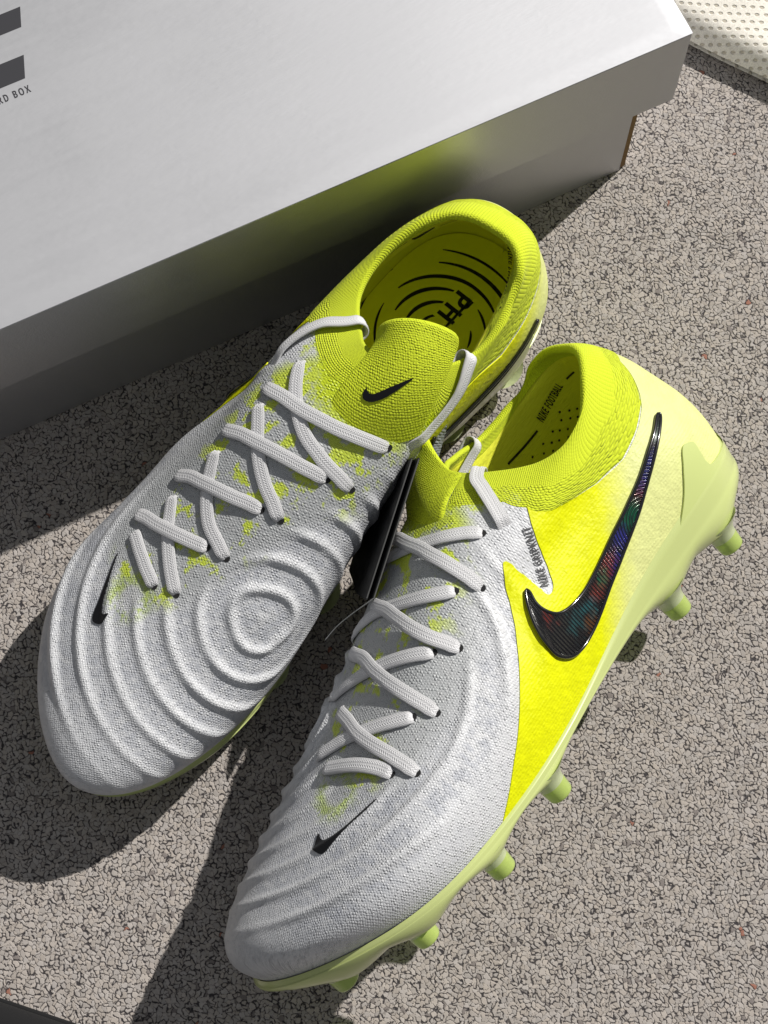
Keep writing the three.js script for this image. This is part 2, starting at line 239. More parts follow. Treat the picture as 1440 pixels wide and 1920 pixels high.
// ---------------------------------------------------------------- the two boots
// LIB-BEGIN
// Control points of each boot's upper in millimetres (forward, up, towards the outer side): six rings from the sole line to the collar edge,
// sixteen points round each ring, starting at the heel and going round by the outer side and the toe.
const NETS = { right: `1.7 21.7 1.4|8.5 22.4 24.6|32.5 21.3 35.4|76.2 19.5 31.2|114 15.9 33.8|153.5 13.5 41.7|187.4 13.6 44.2|237.2 14.8 45.1|290 22.4 -13.5|258.8 17.5 -39.5|208.2 14.3 -46|176.6 15 -39.1|130.4 19.7 -25.3|89.7 21.2 -24.9|36.8 20.1 -31.7|9.7 22.1 -23
-5.9 45.5 2|3.2 45.5 31.8|28.4 48.4 41.1|77.5 45.8 36.2|114.3 39.8 41.5|153.4 35.3 49.3|191.1 37.5 50.4|246.2 29.6 51.4|299.8 37.5 -15.4|266.5 33.4 -48.7|212.1 37.1 -55|174.9 41.4 -48.3|129.5 49.9 -36.4|91.8 51.1 -32.1|32.4 48.7 -34.5|4.6 44.4 -30.1
0.3 68.2 0.6|6.5 66.9 22.7|38 62.8 33.9|77.5 63.8 31.2|115 61.2 32.6|152.7 57.4 42.2|189.7 50.5 37|232.7 42.3 43.5|296.5 50.1 -11.5|263.6 44.7 -39.3|211.8 52.7 -42.5|180.9 57.9 -43.8|132.8 66.4 -38.1|83.8 66.8 -29.7|41.9 65.3 -29.2|6.7 68.5 -17.7
4 78.3 0.3|9.5 79.6 21.7|40.3 77.4 33.1|78.8 69.3 34.8|116.2 65.6 35.2|144.1 67.8 28.2|173.1 65.4 27|190.6 65.6 9.8|188.8 64.7 -5.4|179.7 67.6 -15.2|162.4 72.7 -26.1|143.5 71.6 -33.8|124.9 72.9 -36.3|100 75.8 -32.2|31.8 77.6 -25.9|11.5 80.8 -20.9
13.4 92 -1.1|15.5 90.1 17.7|48.2 82.5 29.7|73.8 78.6 31.4|96.3 80.9 32.9|108.7 86.7 29.8|116.1 96.7 18.8|121.8 96.3 8.9|124.2 96 -6.2|121.9 97.6 -13.3|112.6 93.8 -25.5|100.7 88.1 -31.7|83.1 82.8 -32.5|68.2 81.3 -31.9|52.9 87.7 -26.9|13.1 91.3 -17.7
22.5 97.1 -2.9|26.9 95.6 15.4|45 90.4 24.3|63.3 84.6 25.9|76.3 85.2 21|83.7 90 14.6|89.6 95.8 7.6|93.3 97.9 3.8|93.1 99.7 -5|90.6 98.5 -11.8|84.9 97.2 -18.3|78.5 92.3 -24.2|65.4 87.4 -28.6|52.9 88.9 -28.1|39.9 91.8 -25.6|24.8 99.6 -17.5`, left: `1.5 21.7 0.5|8.3 22.3 24.3|31.9 21.8 35.4|76 19.4 31.6|114.5 16.4 33.8|154.2 13.9 42.3|187.9 13.7 46.2|237.7 17.8 46.4|291 24.7 -14|259.2 17.6 -42|208 13.4 -49.9|176 14.2 -42.3|129.5 19.5 -27.2|88.4 21.4 -25.9|35.7 20.4 -32.2|9 22.2 -24
-4.9 45.2 -0.3|5.2 45 30|29.5 48.2 40.3|77.8 45.9 36.1|114.5 40.1 42|153.9 35.7 50.4|192.1 38 52.6|246.9 30.5 55.5|298.1 37.1 -13.3|264.6 32.6 -49.7|211.3 36.6 -57.9|174.6 41.2 -50.2|128.8 49.9 -37.7|90.3 51 -34.4|31 48.8 -36.7|3.7 44.5 -32.6
1.9 67.8 -1.7|8.9 66.2 20.6|39.5 62.4 32.4|78 63.8 30.6|115.1 61.5 33|152.9 57.8 43.4|190.3 50.7 38.8|232.8 42.4 46.4|295.1 49.8 -9.7|262.2 45 -39.7|211.4 53.4 -43.9|180.9 58.3 -44.6|132.6 66.6 -38.7|83 66.8 -31.1|41 65.4 -31|6.5 68.5 -19.9
5.2 77.8 -1.1|11.1 78.8 20|41.3 76.7 31.4|79.2 69 33.8|116.4 65.6 35.2|144.2 67.8 29|173.2 65.4 28|190.6 65.6 10.9|188.5 65.1 -4.9|179.6 69 -15.6|162.6 74.4 -26.9|143.7 72.5 -34.2|124.9 73.2 -36.4|99.7 75.9 -32.6|31.5 77.6 -26.6|11.7 80.7 -22
13.5 91.7 -1.6|15.6 89.7 17|48.3 81.3 29|73.8 77.1 31.5|96.5 80.1 33.8|109 86.5 30.8|116.4 96.8 19.5|121.9 96.5 9.2|124.3 96.6 -6.3|122.2 98.9 -13.7|112.8 95.5 -26|100.7 89.5 -31.8|82.9 83.6 -32.2|67.9 81.4 -31.4|52.7 87.4 -26.8|12.9 90.9 -18
21 97.1 -2.6|25.1 96.4 15.9|43.9 87.7 25.4|62.5 79.9 29.5|76.6 83 25|84.9 89.7 17.4|90.7 96.2 8.9|93.7 98.5 4|93.3 100.3 -5.2|90.6 99.3 -12.2|84.7 98.8 -18.6|77.9 95 -24.1|64.8 89.5 -27.3|52.5 89.1 -26|39.1 90.5 -24.8|23.7 98.1 -17.5` };
const KNOT = [0, 0, 0, 0, 1 / 3, 2 / 3, 1, 1, 1, 1];
function basisS(s) {
  s = clamp(s, 0, 1 - 1e-9); let b = []; for (let i = 0; i < 9; i++) b.push(KNOT[i] <= s && s < KNOT[i + 1] ? 1 : 0);
  for (let p = 1; p < 4; p++) { const n = []; for (let i = 0; i < 9 - p; i++) n.push((KNOT[i + p] > KNOT[i] ? (s - KNOT[i]) / (KNOT[i + p] - KNOT[i]) * b[i] : 0) + (KNOT[i + p + 1] > KNOT[i + 1] ? (KNOT[i + p + 1] - s) / (KNOT[i + p + 1] - KNOT[i + 1]) * b[i + 1] : 0)); b = n; }
  return b;
}
const tableAt = (tab, x) => { for (let i = 1; i < tab.length; i++) if (x <= tab[i][0]) return lerp(tab[i - 1][1], tab[i][1], clamp((x - tab[i - 1][0]) / (tab[i][0] - tab[i - 1][0]))); return tab[tab.length - 1][1]; };
const KNIT_OUT = [[0, 0.72], [0.03, 0.76], [0.061, 0.75], [0.077, 0.615], [0.097, 0.462], [0.122, 0.396], [0.146, 0.36], [0.17, 0.43], [0.2, 0.68], [0.225, 0.80], [0.257, 0.885], [0.3, 0.93], [0.5, 0.95]];
const KNIT_IN = [[0, 0.72], [0.02, 0.58], [0.033, 0.46], [0.08, 0.34], [0.106, 0.30], [0.137, 0.27], [0.17, 0.42], [0.2, 0.62], [0.257, 0.85], [0.3, 0.93], [0.5, 0.95]];
const ROLL = 0.0013, ROLL_S = 0.06; // radius of the collar's rolled edge, and the stretch of s that runs round it
class BootSurface {
  constructor(kind) {
    this.kind = kind; this.net = NETS[kind].split('\n').map((r) => r.split('|').map((p) => p.split(' ').map((v) => v / 1000)));
    this.cache = new Map();
  }
  base(t, s) {
    let bs = this.cache.get(s); if (!bs) this.cache.set(s, bs = basisS(s));
    const x = (t - floor(t)) * 16, i = floor(x), u = x - i, w = [(1 - u) ** 3 / 6, (3 * u ** 3 - 6 * u * u + 4) / 6, (-3 * u ** 3 + 3 * u * u + 3 * u + 1) / 6, u ** 3 / 6];
    const p = [0, 0, 0];
    for (let a = 0; a < 6; a++) { if (!bs[a]) continue; for (let k = 0; k < 4; k++) { const q = this.net[a][(i - 1 + k + 16) % 16], f = bs[a] * w[k]; p[0] += q[0] * f; p[1] += q[1] * f; p[2] += q[2] * f; } }
    return p;
  }
  frame(t, s) { const e = 2e-3, a = V.sub(this.base(t + e, s), this.base(t - e, s)), b = V.sub(this.base(t, min(1, s + e)), this.base(t, s - e)), n = V.unit(V.cross(a, b)); return { n, up: V.unit(V.sub(b, [0, 0, 0])) }; }
  knit(t) { t -= floor(t); return t <= 0.5 ? tableAt(KNIT_OUT, t) : tableAt(KNIT_IN, 1 - t); }
  ripple(t, s, p) {
    const c = RING_C[this.kind], dx = p[0] - c[0], dy = p[1] - c[1], dz = p[2] - c[2], d = sqrt(dx * dx + dy * dy + dz * dz), an = atan2(dz, dx);
    const m = sstep(0.10, 0.22, s) * sstep(0.108, 0.135, p[0]) * (1 - laceZone(p[0], p[2])) * (1 - sstep(0.10, 0.135, d)) * (1 - 0.8 * sstep(0.250, 0.272, p[0]));
    return { m, r: pow(0.5 + 0.5 * cos(2 * PI * (d / (this.kind === 'left' ? 0.0098 : 0.0121) + 0.05 * sin(3 * an))), 3.8), a: (0.6 + 0.7 * noise(d * 60, an * 2.5, 77)) * (d < 0.006 ? 0.3 : 1) };
  }
  // relief of the upper: concentric ripples round the inner ball of the foot, soft puckers
  relief(t, s, p) {
    const k = this.ripple(t, s, p);
    let h = (k.r - 0.2) * (this.kind === 'left' ? 0.0015 : 0.00138) * k.m * k.a;
    const lace = laceZone(p[0], p[2]);
    h += 0.00035 * (fbm(p[0] * 70, p[2] * 70 + p[1] * 40, 31) - 0.5) * sstep(0.02, 0.2, s);
    if (s > 0.5 && s <= 1) { const q = sstep(this.knit(t) - 0.03, this.knit(t) + 0.05, s) * sstep(0.30, 0.22, abs(t - floor(t) - (t - floor(t) > 0.5 ? 1 : 0))); h += 0.0004 * q; } if (s > 0.8) h += 0.0007 * sstep(0.85, 1, s) * (noise((t - floor(t)) * 24, 3.5, 91, 24) - 0.5) + 0.0014 * sstep(0.8, 1, s) * sstep(0.36, 0.27, abs(t - floor(t) - (t - floor(t) > 0.5 ? 1 : 0)));
    h += 0.0005 * lace * (fbm(p[0] * 45 + 3, p[2] * 45, 37) - 0.5);
    return h;
  }
  // s 0..1 outside, then round the rolled collar edge, then down the lining
  at(t, s, off = 0) {
    if (s <= 1) { const p = this.base(t, s), f = this.frame(t, s); return V.add(p, f.n, off + this.relief(t, s, p)); }
    const p1 = this.base(t, 1), f = this.frame(t, 1), p1r = V.add(p1, f.n, this.relief(t, 1, p1));
    if (s <= 1 + ROLL_S) { const a = (s - 1) / ROLL_S * PI, d = V.add([f.n[0] * cos(a), f.n[1] * cos(a), f.n[2] * cos(a)], f.up, sin(a)); return V.add(V.add(p1r, f.n, -ROLL), d, ROLL + off); }
    const s2 = 1 - (s - 1 - ROLL_S), p = this.base(t, max(0.001, s2)), g = this.frame(t, max(0.001, s2)), th = t - floor(t), heel = sstep(0.22, 0.05, min(th, 1 - th));
    return V.add(p, g.n, -(2 * ROLL + heel * PADDING[this.kind] * sin(PI * clamp((1 - s2) / 0.95)) + off) + this.relief(t, 1, p1) * sstep(0.9, 1, s2));
  }
}
const RING_C = { right: [0.190, 0.062, -0.033], left: [0.190, 0.062, -0.034] };
const PADDING = { right: 0.0045, left: 0.003 };
const LACE_POLY = [[0.217, 0.018], [0.203, 0.037], [0.175, 0.040], [0.150, 0.037], [0.128, 0.031], [0.110, 0.020], [0.096, 0.0], [0.097, -0.030], [0.116, -0.034], [0.136, -0.034], [0.162, -0.022], [0.184, -0.014], [0.207, -0.008], [0.217, 0.006]];
function laceZone(x, l) { // 1 inside the laced throat, falling to 0 outside
  let d = 1, inside = false; const P = LACE_POLY;
  for (let i = 0, j = P.length - 1; i < P.length; j = i++) {
    const ax = P[j][0], ay = P[j][1], bx = P[i][0], by = P[i][1], u = clamp(((x - ax) * (bx - ax) + (l - ay) * (by - ay)) / ((bx - ax) ** 2 + (by - ay) ** 2));
    d = min(d, hypot(x - ax - u * (bx - ax), l - ay - u * (by - ay)));
    if ((ay > l) !== (by > l) && x < (bx - ax) * (l - ay) / (by - ay) + ax) inside = !inside;
  }
  return sstep(-0.004, 0.005, inside ? d : -d);
}
// the tongue: four rows of four points in millimetres, outer to inner side, base to tip
const TONGUE = { right: '118 92 -2|118 91 -16|111 86 -27|99 82 -32\n104 97.5 -1|104 100.5 -13|98 100 -23|87 95 -30\n92 99.5 -1|89 106.5 -10|84 107 -20|77 101 -27\n86 101 2|79 109.5 -3|72 111 -15|69 106 -24', left: '112 94 10|118 92 -6|112 90 -22|100 84 -32\n106 97 9|109 99 -6|103 99 -24|90 92 -31\n99 98 8|100 102.5 -6|92 105 -27|80 99 -28\n93 98.5 6|91 105 -6|76 113 -27|67 110 -20' };
class TongueSurface {
  constructor(kind) { this.net = TONGUE[kind].split('\n').map((r) => r.split('|').map((p) => p.split(' ').map((v) => v / 1000))); }
  mid(a, b) {
    const w = b > 0.86 ? lerp(1, sqrt(max(0, 1 - ((b - 0.86) / 0.14) ** 2)), 0.2) : 1; a = 0.5 + (a - 0.5) * w;
    const L = (x) => [-(3 * x - 1) * (3 * x - 2) * (x - 1) / 2, 9 * x * (3 * x - 2) * (x - 1) / 2, -9 * x * (3 * x - 1) * (x - 1) / 2, x * (3 * x - 1) * (3 * x - 2) / 2], A = L(a), B = L(b), p = [0, 0, 0];
    for (let j = 0; j < 4; j++) for (let i = 0; i < 4; i++) { const f = A[i] * B[j], q = this.net[j][i]; p[0] += q[0] * f; p[1] += q[1] * f; p[2] += q[2] * f; }
    return p;
  }
  at(a, b, off = 0) { const e = 3e-3, n = V.unit(V.cross(V.sub(this.mid(a + e, b), this.mid(a - e, b)), V.sub(this.mid(a, b + e), this.mid(a, b - e)))); const edge = min(a, 1 - a, (1 - b) * 1.0) / 0.05, r = edge < 1 ? sqrt(max(0, 1 - (1 - edge) ** 2)) : 1; return V.add(this.mid(a, b), n, 0.0013 * r + off); }
  inner(a, b) { const e = 3e-3, n = V.unit(V.cross(V.sub(this.mid(a + e, b), this.mid(a - e, b)), V.sub(this.mid(a, b + e), this.mid(a, b - e)))); const edge = min(a, 1 - a, (1 - b) * 1.0) / 0.05, r = edge < 1 ? sqrt(max(0, 1 - (1 - edge) ** 2)) : 1; return V.add(this.mid(a, b), n, -0.0011 * r); }
}
const POSE = { right: { at: [0.05548, 0.0, -0.1026], F: [-0.66574, 0.00052, 0.74619], U: [0.00519, 0.99998, 0.00394], R: [-0.74617, 0.00649, -0.66573], side: 1 }, left: { at: [0.14779, 0.01471, -0.00749], F: [-0.61496, 0.11798, 0.77968], U: [-0.64504, 0.49348, -0.58344], R: [-0.45359, -0.86172, -0.22737], side: -1 } };
// LIB-END
// placements inside the collar and on the tongue, in the surfaces' own coordinates
const TONGUE_EMBLEM = { right: [[0.642, 0.5], [0.55, 0.392], [0.458, 0.308], [0.367, 0.258], [0.292, 0.25], [0.258, 0.275], [0.25, 0.308], [0.258, 0.335], [0.275, 0.317], [0.317, 0.306], [0.367, 0.325], [0.483, 0.408]], left: null };
const GRIP_PATH = { left: [[0.2423, 0.296], [0.2365, 0.374], [0.2319, 0.506], [0.234, 0.679], [0.2419, 0.793]], right: [[0.2419, 0.793], [0.234, 0.679], [0.2319, 0.506], [0.2365, 0.374], [0.2423, 0.296]] };
const LINING_TEXT = { right: [[[[-0.045, 1.11], [-0.09, 1.13], [-0.135, 1.10]], 0.0036]], left: [[[[-0.121, 1.43], [-0.1033, 1.37], [-0.083, 1.315]], 0.0042]] };
const LINING_LINE = { right: [[[0.093, 1.45], [0.06, 1.42], [0.03, 1.38], [0.0, 1.34], [-0.013, 1.33]], [[-0.013, 1.33], [-0.02, 1.22], [-0.03, 1.12]], [[0.165, 1.2], [0.137, 1.273], [0.12, 1.293]], [[-0.15, 1.11], [-0.175, 1.09], [-0.197, 1.08]]], left: [[[-0.153, 1.444], [-0.14, 1.45], [-0.127, 1.44]], [[-0.073, 1.286], [-0.065, 1.283], [-0.057, 1.28]]] };
const LINING_EMBLEM = { right: [[0.097, 1.40], [0.105, 1.47], [0.112, 1.51], [0.1165, 1.475], [0.1168, 1.34], [0.1145, 1.41], [0.112, 1.43], [0.105, 1.415]], left: null };
const LINING_DOTS = { right: [], left: [[-0.1067, 1.49], [-0.1, 1.556], [-0.0935, 1.60], [-0.11, 1.562], [-0.1033, 1.615], [-0.0975, 1.655], [-0.12, 1.575], [-0.1155, 1.621], [-0.11, 1.667], [-0.104, 1.71], [-0.13, 1.589], [-0.125, 1.645], [-0.12, 1.681], [-0.1133, 1.72], [-0.14, 1.60], [-0.1333, 1.661], [-0.1277, 1.707], [-0.1233, 1.74], [-0.149, 1.61], [-0.143, 1.665], [-0.137, 1.715]] };
const S_TOP = (u) => { const d = min(u, 1 - u); return lerp(0.05, 0.014, sstep(0.12, 0.3, d)); };

// shared boot materials and fine-relief textures (bump tiles are laid out in metres through uv1)
const tile = (n, m, fn) => { const t = dataTex(n, n, fn, false); t.repeat.set(1 / m, 1 / m); t.channel = 1; return t; };
const knitBump = tile(512, 0.030, (u, v) => { // rows of small loops under a glossy film, uneven
  const a = u * 28 + 0.5 * noise(u * 30, v * 30, 6, 30), b = v * 32 + 0.5 * noise(u * 30, v * 30, 7, 30), r = floor(b), x = a + 0.5 * (r % 2), fx = x - floor(x) - 0.5, fy = b - r - 0.5;
  const loop = pow(max(0, 1 - (fx * fx * 3.4 + fy * fy * 3.2)), 1.2), k = hash(floor(x) % 28, r % 32, 5);
  return 0.12 + loop * (0.2 + 0.65 * k * k) + 0.14 * (noise(u * 100, v * 100, 9, 100) - 0.5);
});
const collarBump = (() => { const t = dataTex(512, 512, (u, v) => { // pebbly loops near the border, fine ribs running up to the rolled edge
  const a = u * 25, fx = a - floor(a) - 0.5, b = v * 40 + 0.5 * (floor(a) % 2), fy = b - floor(b) - 0.5, rib = 0.2 + 0.4 * pow(max(0, 1 - 4 * fx * fx), 0.7) * (0.8 + 0.2 * cos(fy * 6.28)) + 0.15 * (noise(u * 70, v * 120, 3, 0) - 0.5);
  const c = u * 14 + 0.5 * (floor(v * 30) % 2) + 0.4 * noise(u * 28, v * 50, 12, 28), gx = c - floor(c) - 0.5, gy = v * 30 - floor(v * 30) - 0.5, peb = 0.05 + 0.95 * pow(max(0, 1 - 3.4 * gx * gx - 3.2 * gy * gy), 0.9) * (0.45 + 0.55 * hash(floor(c) % 14, floor(v * 30), 15));
  return lerp(peb, rib, sstep(0.36, 0.42, v + 0.02 * sin(u * 12.566))); }, false); t.repeat.set(1 / 0.024, 1); t.channel = 1; return t; })();
const filmBump = tile(512, 0.040, (u, v) => 0.5 + 0.5 * (noise(u * 26, v * 26, 7, 26) - 0.5) + 0.35 * (noise(u * 64, v * 64, 8, 64) - 0.5) + 0.1 * sin(v * 2 * PI * 30));
const ridgeBump = (() => { const t = dataTex(1024, 1024, (u, v) => { const d = hypot((u - 0.40) * 0.16, (v - 0.46) * 0.16); const q = d / 0.00135; return pow(0.5 + 0.5 * cos(2 * PI * q), 0.8); }, false); t.channel = 0; t.wrapS = t.wrapT = THREE.ClampToEdgeWrapping; return t; })();
// near-black holographic foil, its red, green and blue diffraction sheen painted into the colour
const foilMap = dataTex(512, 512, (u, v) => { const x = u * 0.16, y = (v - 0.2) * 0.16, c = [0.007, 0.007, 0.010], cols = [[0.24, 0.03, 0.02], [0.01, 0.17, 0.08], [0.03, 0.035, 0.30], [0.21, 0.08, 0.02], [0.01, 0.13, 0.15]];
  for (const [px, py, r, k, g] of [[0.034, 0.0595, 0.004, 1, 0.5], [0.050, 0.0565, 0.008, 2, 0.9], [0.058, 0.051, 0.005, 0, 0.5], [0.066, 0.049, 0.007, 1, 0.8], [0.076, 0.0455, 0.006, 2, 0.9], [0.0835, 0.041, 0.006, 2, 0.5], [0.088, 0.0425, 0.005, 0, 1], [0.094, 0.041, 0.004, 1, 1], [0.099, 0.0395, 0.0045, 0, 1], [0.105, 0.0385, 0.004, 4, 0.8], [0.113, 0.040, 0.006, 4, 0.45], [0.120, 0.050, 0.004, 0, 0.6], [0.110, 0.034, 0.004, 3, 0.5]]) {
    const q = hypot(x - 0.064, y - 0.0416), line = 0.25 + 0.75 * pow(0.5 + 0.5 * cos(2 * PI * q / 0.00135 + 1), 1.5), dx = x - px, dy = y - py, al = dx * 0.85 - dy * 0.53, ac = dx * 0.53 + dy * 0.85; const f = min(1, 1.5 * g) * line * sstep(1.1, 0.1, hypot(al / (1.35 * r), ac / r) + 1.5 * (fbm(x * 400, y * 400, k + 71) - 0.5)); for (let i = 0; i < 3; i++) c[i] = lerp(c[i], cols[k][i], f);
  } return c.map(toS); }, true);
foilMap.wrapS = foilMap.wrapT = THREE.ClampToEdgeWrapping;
const braid = (() => { const t = dataTex(128, 128, (u, v) => { const a = u * 4, b = v * 24, col = floor(b), s = col % 2 ? 1 : -1, y = a + s * (b - col) * 0.9 + 0.5 * (col % 2), fy = y - floor(y) - 0.5, fx = b - col - 0.5; return 0.1 + 0.62 * pow(max(0, 1 - 3.2 * fy * fy), 0.8) * pow(max(0, 1 - 2.6 * fx * fx), 0.6) + 0.2 * (0.75 - 0.25 * cos(2 * PI * v * 6)) + 0.1 * (noise(u * 30, v * 30, 2, 30) - 0.5); }, false); return t; })();
const M = {
  tongue: new THREE.MeshStandardMaterial({ color: lin(0.62, 0.73, 0.02), bumpMap: knitBump, bumpScale: 0.0005, roughness: 0.85 }),
  collar: new THREE.MeshPhysicalMaterial({ color: lin(0.64, 0.75, 0.02), bumpMap: collarBump, bumpScale: 0.0006, roughness: 0.9, transmission: 0.06, thickness: 0 }),
  greyKnit: new THREE.MeshStandardMaterial({ color: lin(0.30, 0.32, 0.33), bumpMap: knitBump, bumpScale: 0.0005, roughness: 0.9 }),
  lace: new THREE.MeshStandardMaterial({ color: lin(0.71, 0.71, 0.73), bumpMap: braid, bumpScale: 0.00045, roughness: 0.8 }),
  black: new THREE.MeshPhysicalMaterial({ color: lin(0.008, 0.008, 0.010), roughness: 0.42, specularIntensity: 0.6 }),
  print: new THREE.MeshStandardMaterial({ color: lin(0.012, 0.014, 0.008), roughness: 0.7 }),
  greyPrint: new THREE.MeshStandardMaterial({ color: lin(0.06, 0.06, 0.065), roughness: 0.6 }),
  hole: new THREE.MeshStandardMaterial({ color: lin(0.012, 0.012, 0.013), roughness: 0.9 }),
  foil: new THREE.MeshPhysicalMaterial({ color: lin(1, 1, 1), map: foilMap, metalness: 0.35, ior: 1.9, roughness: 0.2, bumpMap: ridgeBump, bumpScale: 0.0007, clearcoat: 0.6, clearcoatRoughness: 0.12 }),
  rim: new THREE.MeshPhysicalMaterial({ color: lin(0.006, 0.006, 0.008), roughness: 0.16, clearcoat: 1, clearcoatRoughness: 0.08 }),
  plate: new THREE.MeshPhysicalMaterial({ color: lin(0.57, 0.64, 0.25), roughness: 0.28, clearcoat: 0.6, clearcoatRoughness: 0.15 }),
  cup: new THREE.MeshPhysicalMaterial({ color: lin(0.59, 0.67, 0.25), roughness: 0.33, clearcoat: 0.35, clearcoatRoughness: 0.25 }),
  studBase: new THREE.MeshPhysicalMaterial({ color: lin(0.67, 0.74, 0.45), roughness: 0.35, transmission: 0.3, thickness: 0, clearcoat: 0.6, clearcoatRoughness: 0.2 }),
  studTip: new THREE.MeshPhysicalMaterial({ color: lin(0.60, 0.75, 0.20), roughness: 0.32, transmission: 0.35, thickness: 0, clearcoat: 0.7, clearcoatRoughness: 0.2 }),
};
const OUTER_EMBLEM = [[0.0999, 0.328], [0.1036, 0.335], [0.1163, 0.306], [0.1336, 0.27], [0.1513, 0.228], [0.1698, 0.198], [0.1882, 0.179], [0.208, 0.164], [0.2253, 0.16], [0.2383, 0.169], [0.2485, 0.188], [0.255, 0.216], [0.2584, 0.267], [0.2586, 0.323], [0.2562, 0.39], [0.2563, 0.431], [0.2587, 0.424], [0.265, 0.347], [0.2713, 0.269], [0.2749, 0.207], [0.2746, 0.152], [0.2712, 0.119], [0.265, 0.095], [0.2553, 0.082], [0.2424, 0.08], [0.2291, 0.086], [0.214, 0.098], [0.1986, 0.11], [0.1834, 0.127], [0.1685, 0.149], [0.1549, 0.18], [0.1391, 0.22], [0.1215, 0.265], [0.1045, 0.308]];
const PANEL_FRONT = [[0.2552, 0.886], [0.2449, 0.824], [0.2354, 0.724], [0.2303, 0.569], [0.2322, 0.415], [0.2369, 0.326], [0.2405, 0.286], [0.2446, 0.273], [0.2479, 0.285], [0.2486, 0.325], [0.2487, 0.407], [0.2515, 0.548], [0.2622, 0.678], [0.2719, 0.731], [0.2783, 0.746], [0.2780, 0.727], [0.2741, 0.656], [0.2710, 0.511], [0.2773, 0.379], [0.2876, 0.295], [0.2993, 0.228], [0.3137, 0.167], [0.3286, 0.116], [0.3418, 0.081], [0.3551, 0.048], [0.3673, 0.022], [0.3768, 0.002]];
const PANEL_FRONT_INNER = [[0.215, 0.74], [0.205, 0.52], [0.204, 0.3], [0.212, 0.12], [0.235, 0.003]];
const CUP_EDGE = [[0.165, 0.015], [0.1425, 0.066], [0.128, 0.118], [0.1188, 0.152], [0.114, 0.160], [0.1095, 0.152], [0.1056, 0.135], [0.1075, 0.106], [0.1088, 0.072], [0.1014, 0.056], [0.0658, 0.046]];
const TOE_EMBLEM = {
  right: [[0.4227, 0.47], [0.4355, 0.461], [0.4472, 0.445], [0.4536, 0.43], [0.4574, 0.428], [0.4614, 0.443], [0.4632, 0.46], [0.4613, 0.474], [0.4599, 0.464], [0.457, 0.455], [0.4509, 0.456], [0.4402, 0.466]],
  left: [[0.4264, 0.446], [0.4345, 0.442], [0.442, 0.439], [0.4487, 0.43], [0.4548, 0.42], [0.4594, 0.411], [0.4623, 0.414], [0.4656, 0.426], [0.4673, 0.439], [0.4678, 0.455], [0.4677, 0.463], [0.4652, 0.451], [0.4615, 0.441], [0.4557, 0.437], [0.4478, 0.44], [0.4378, 0.448]],
};
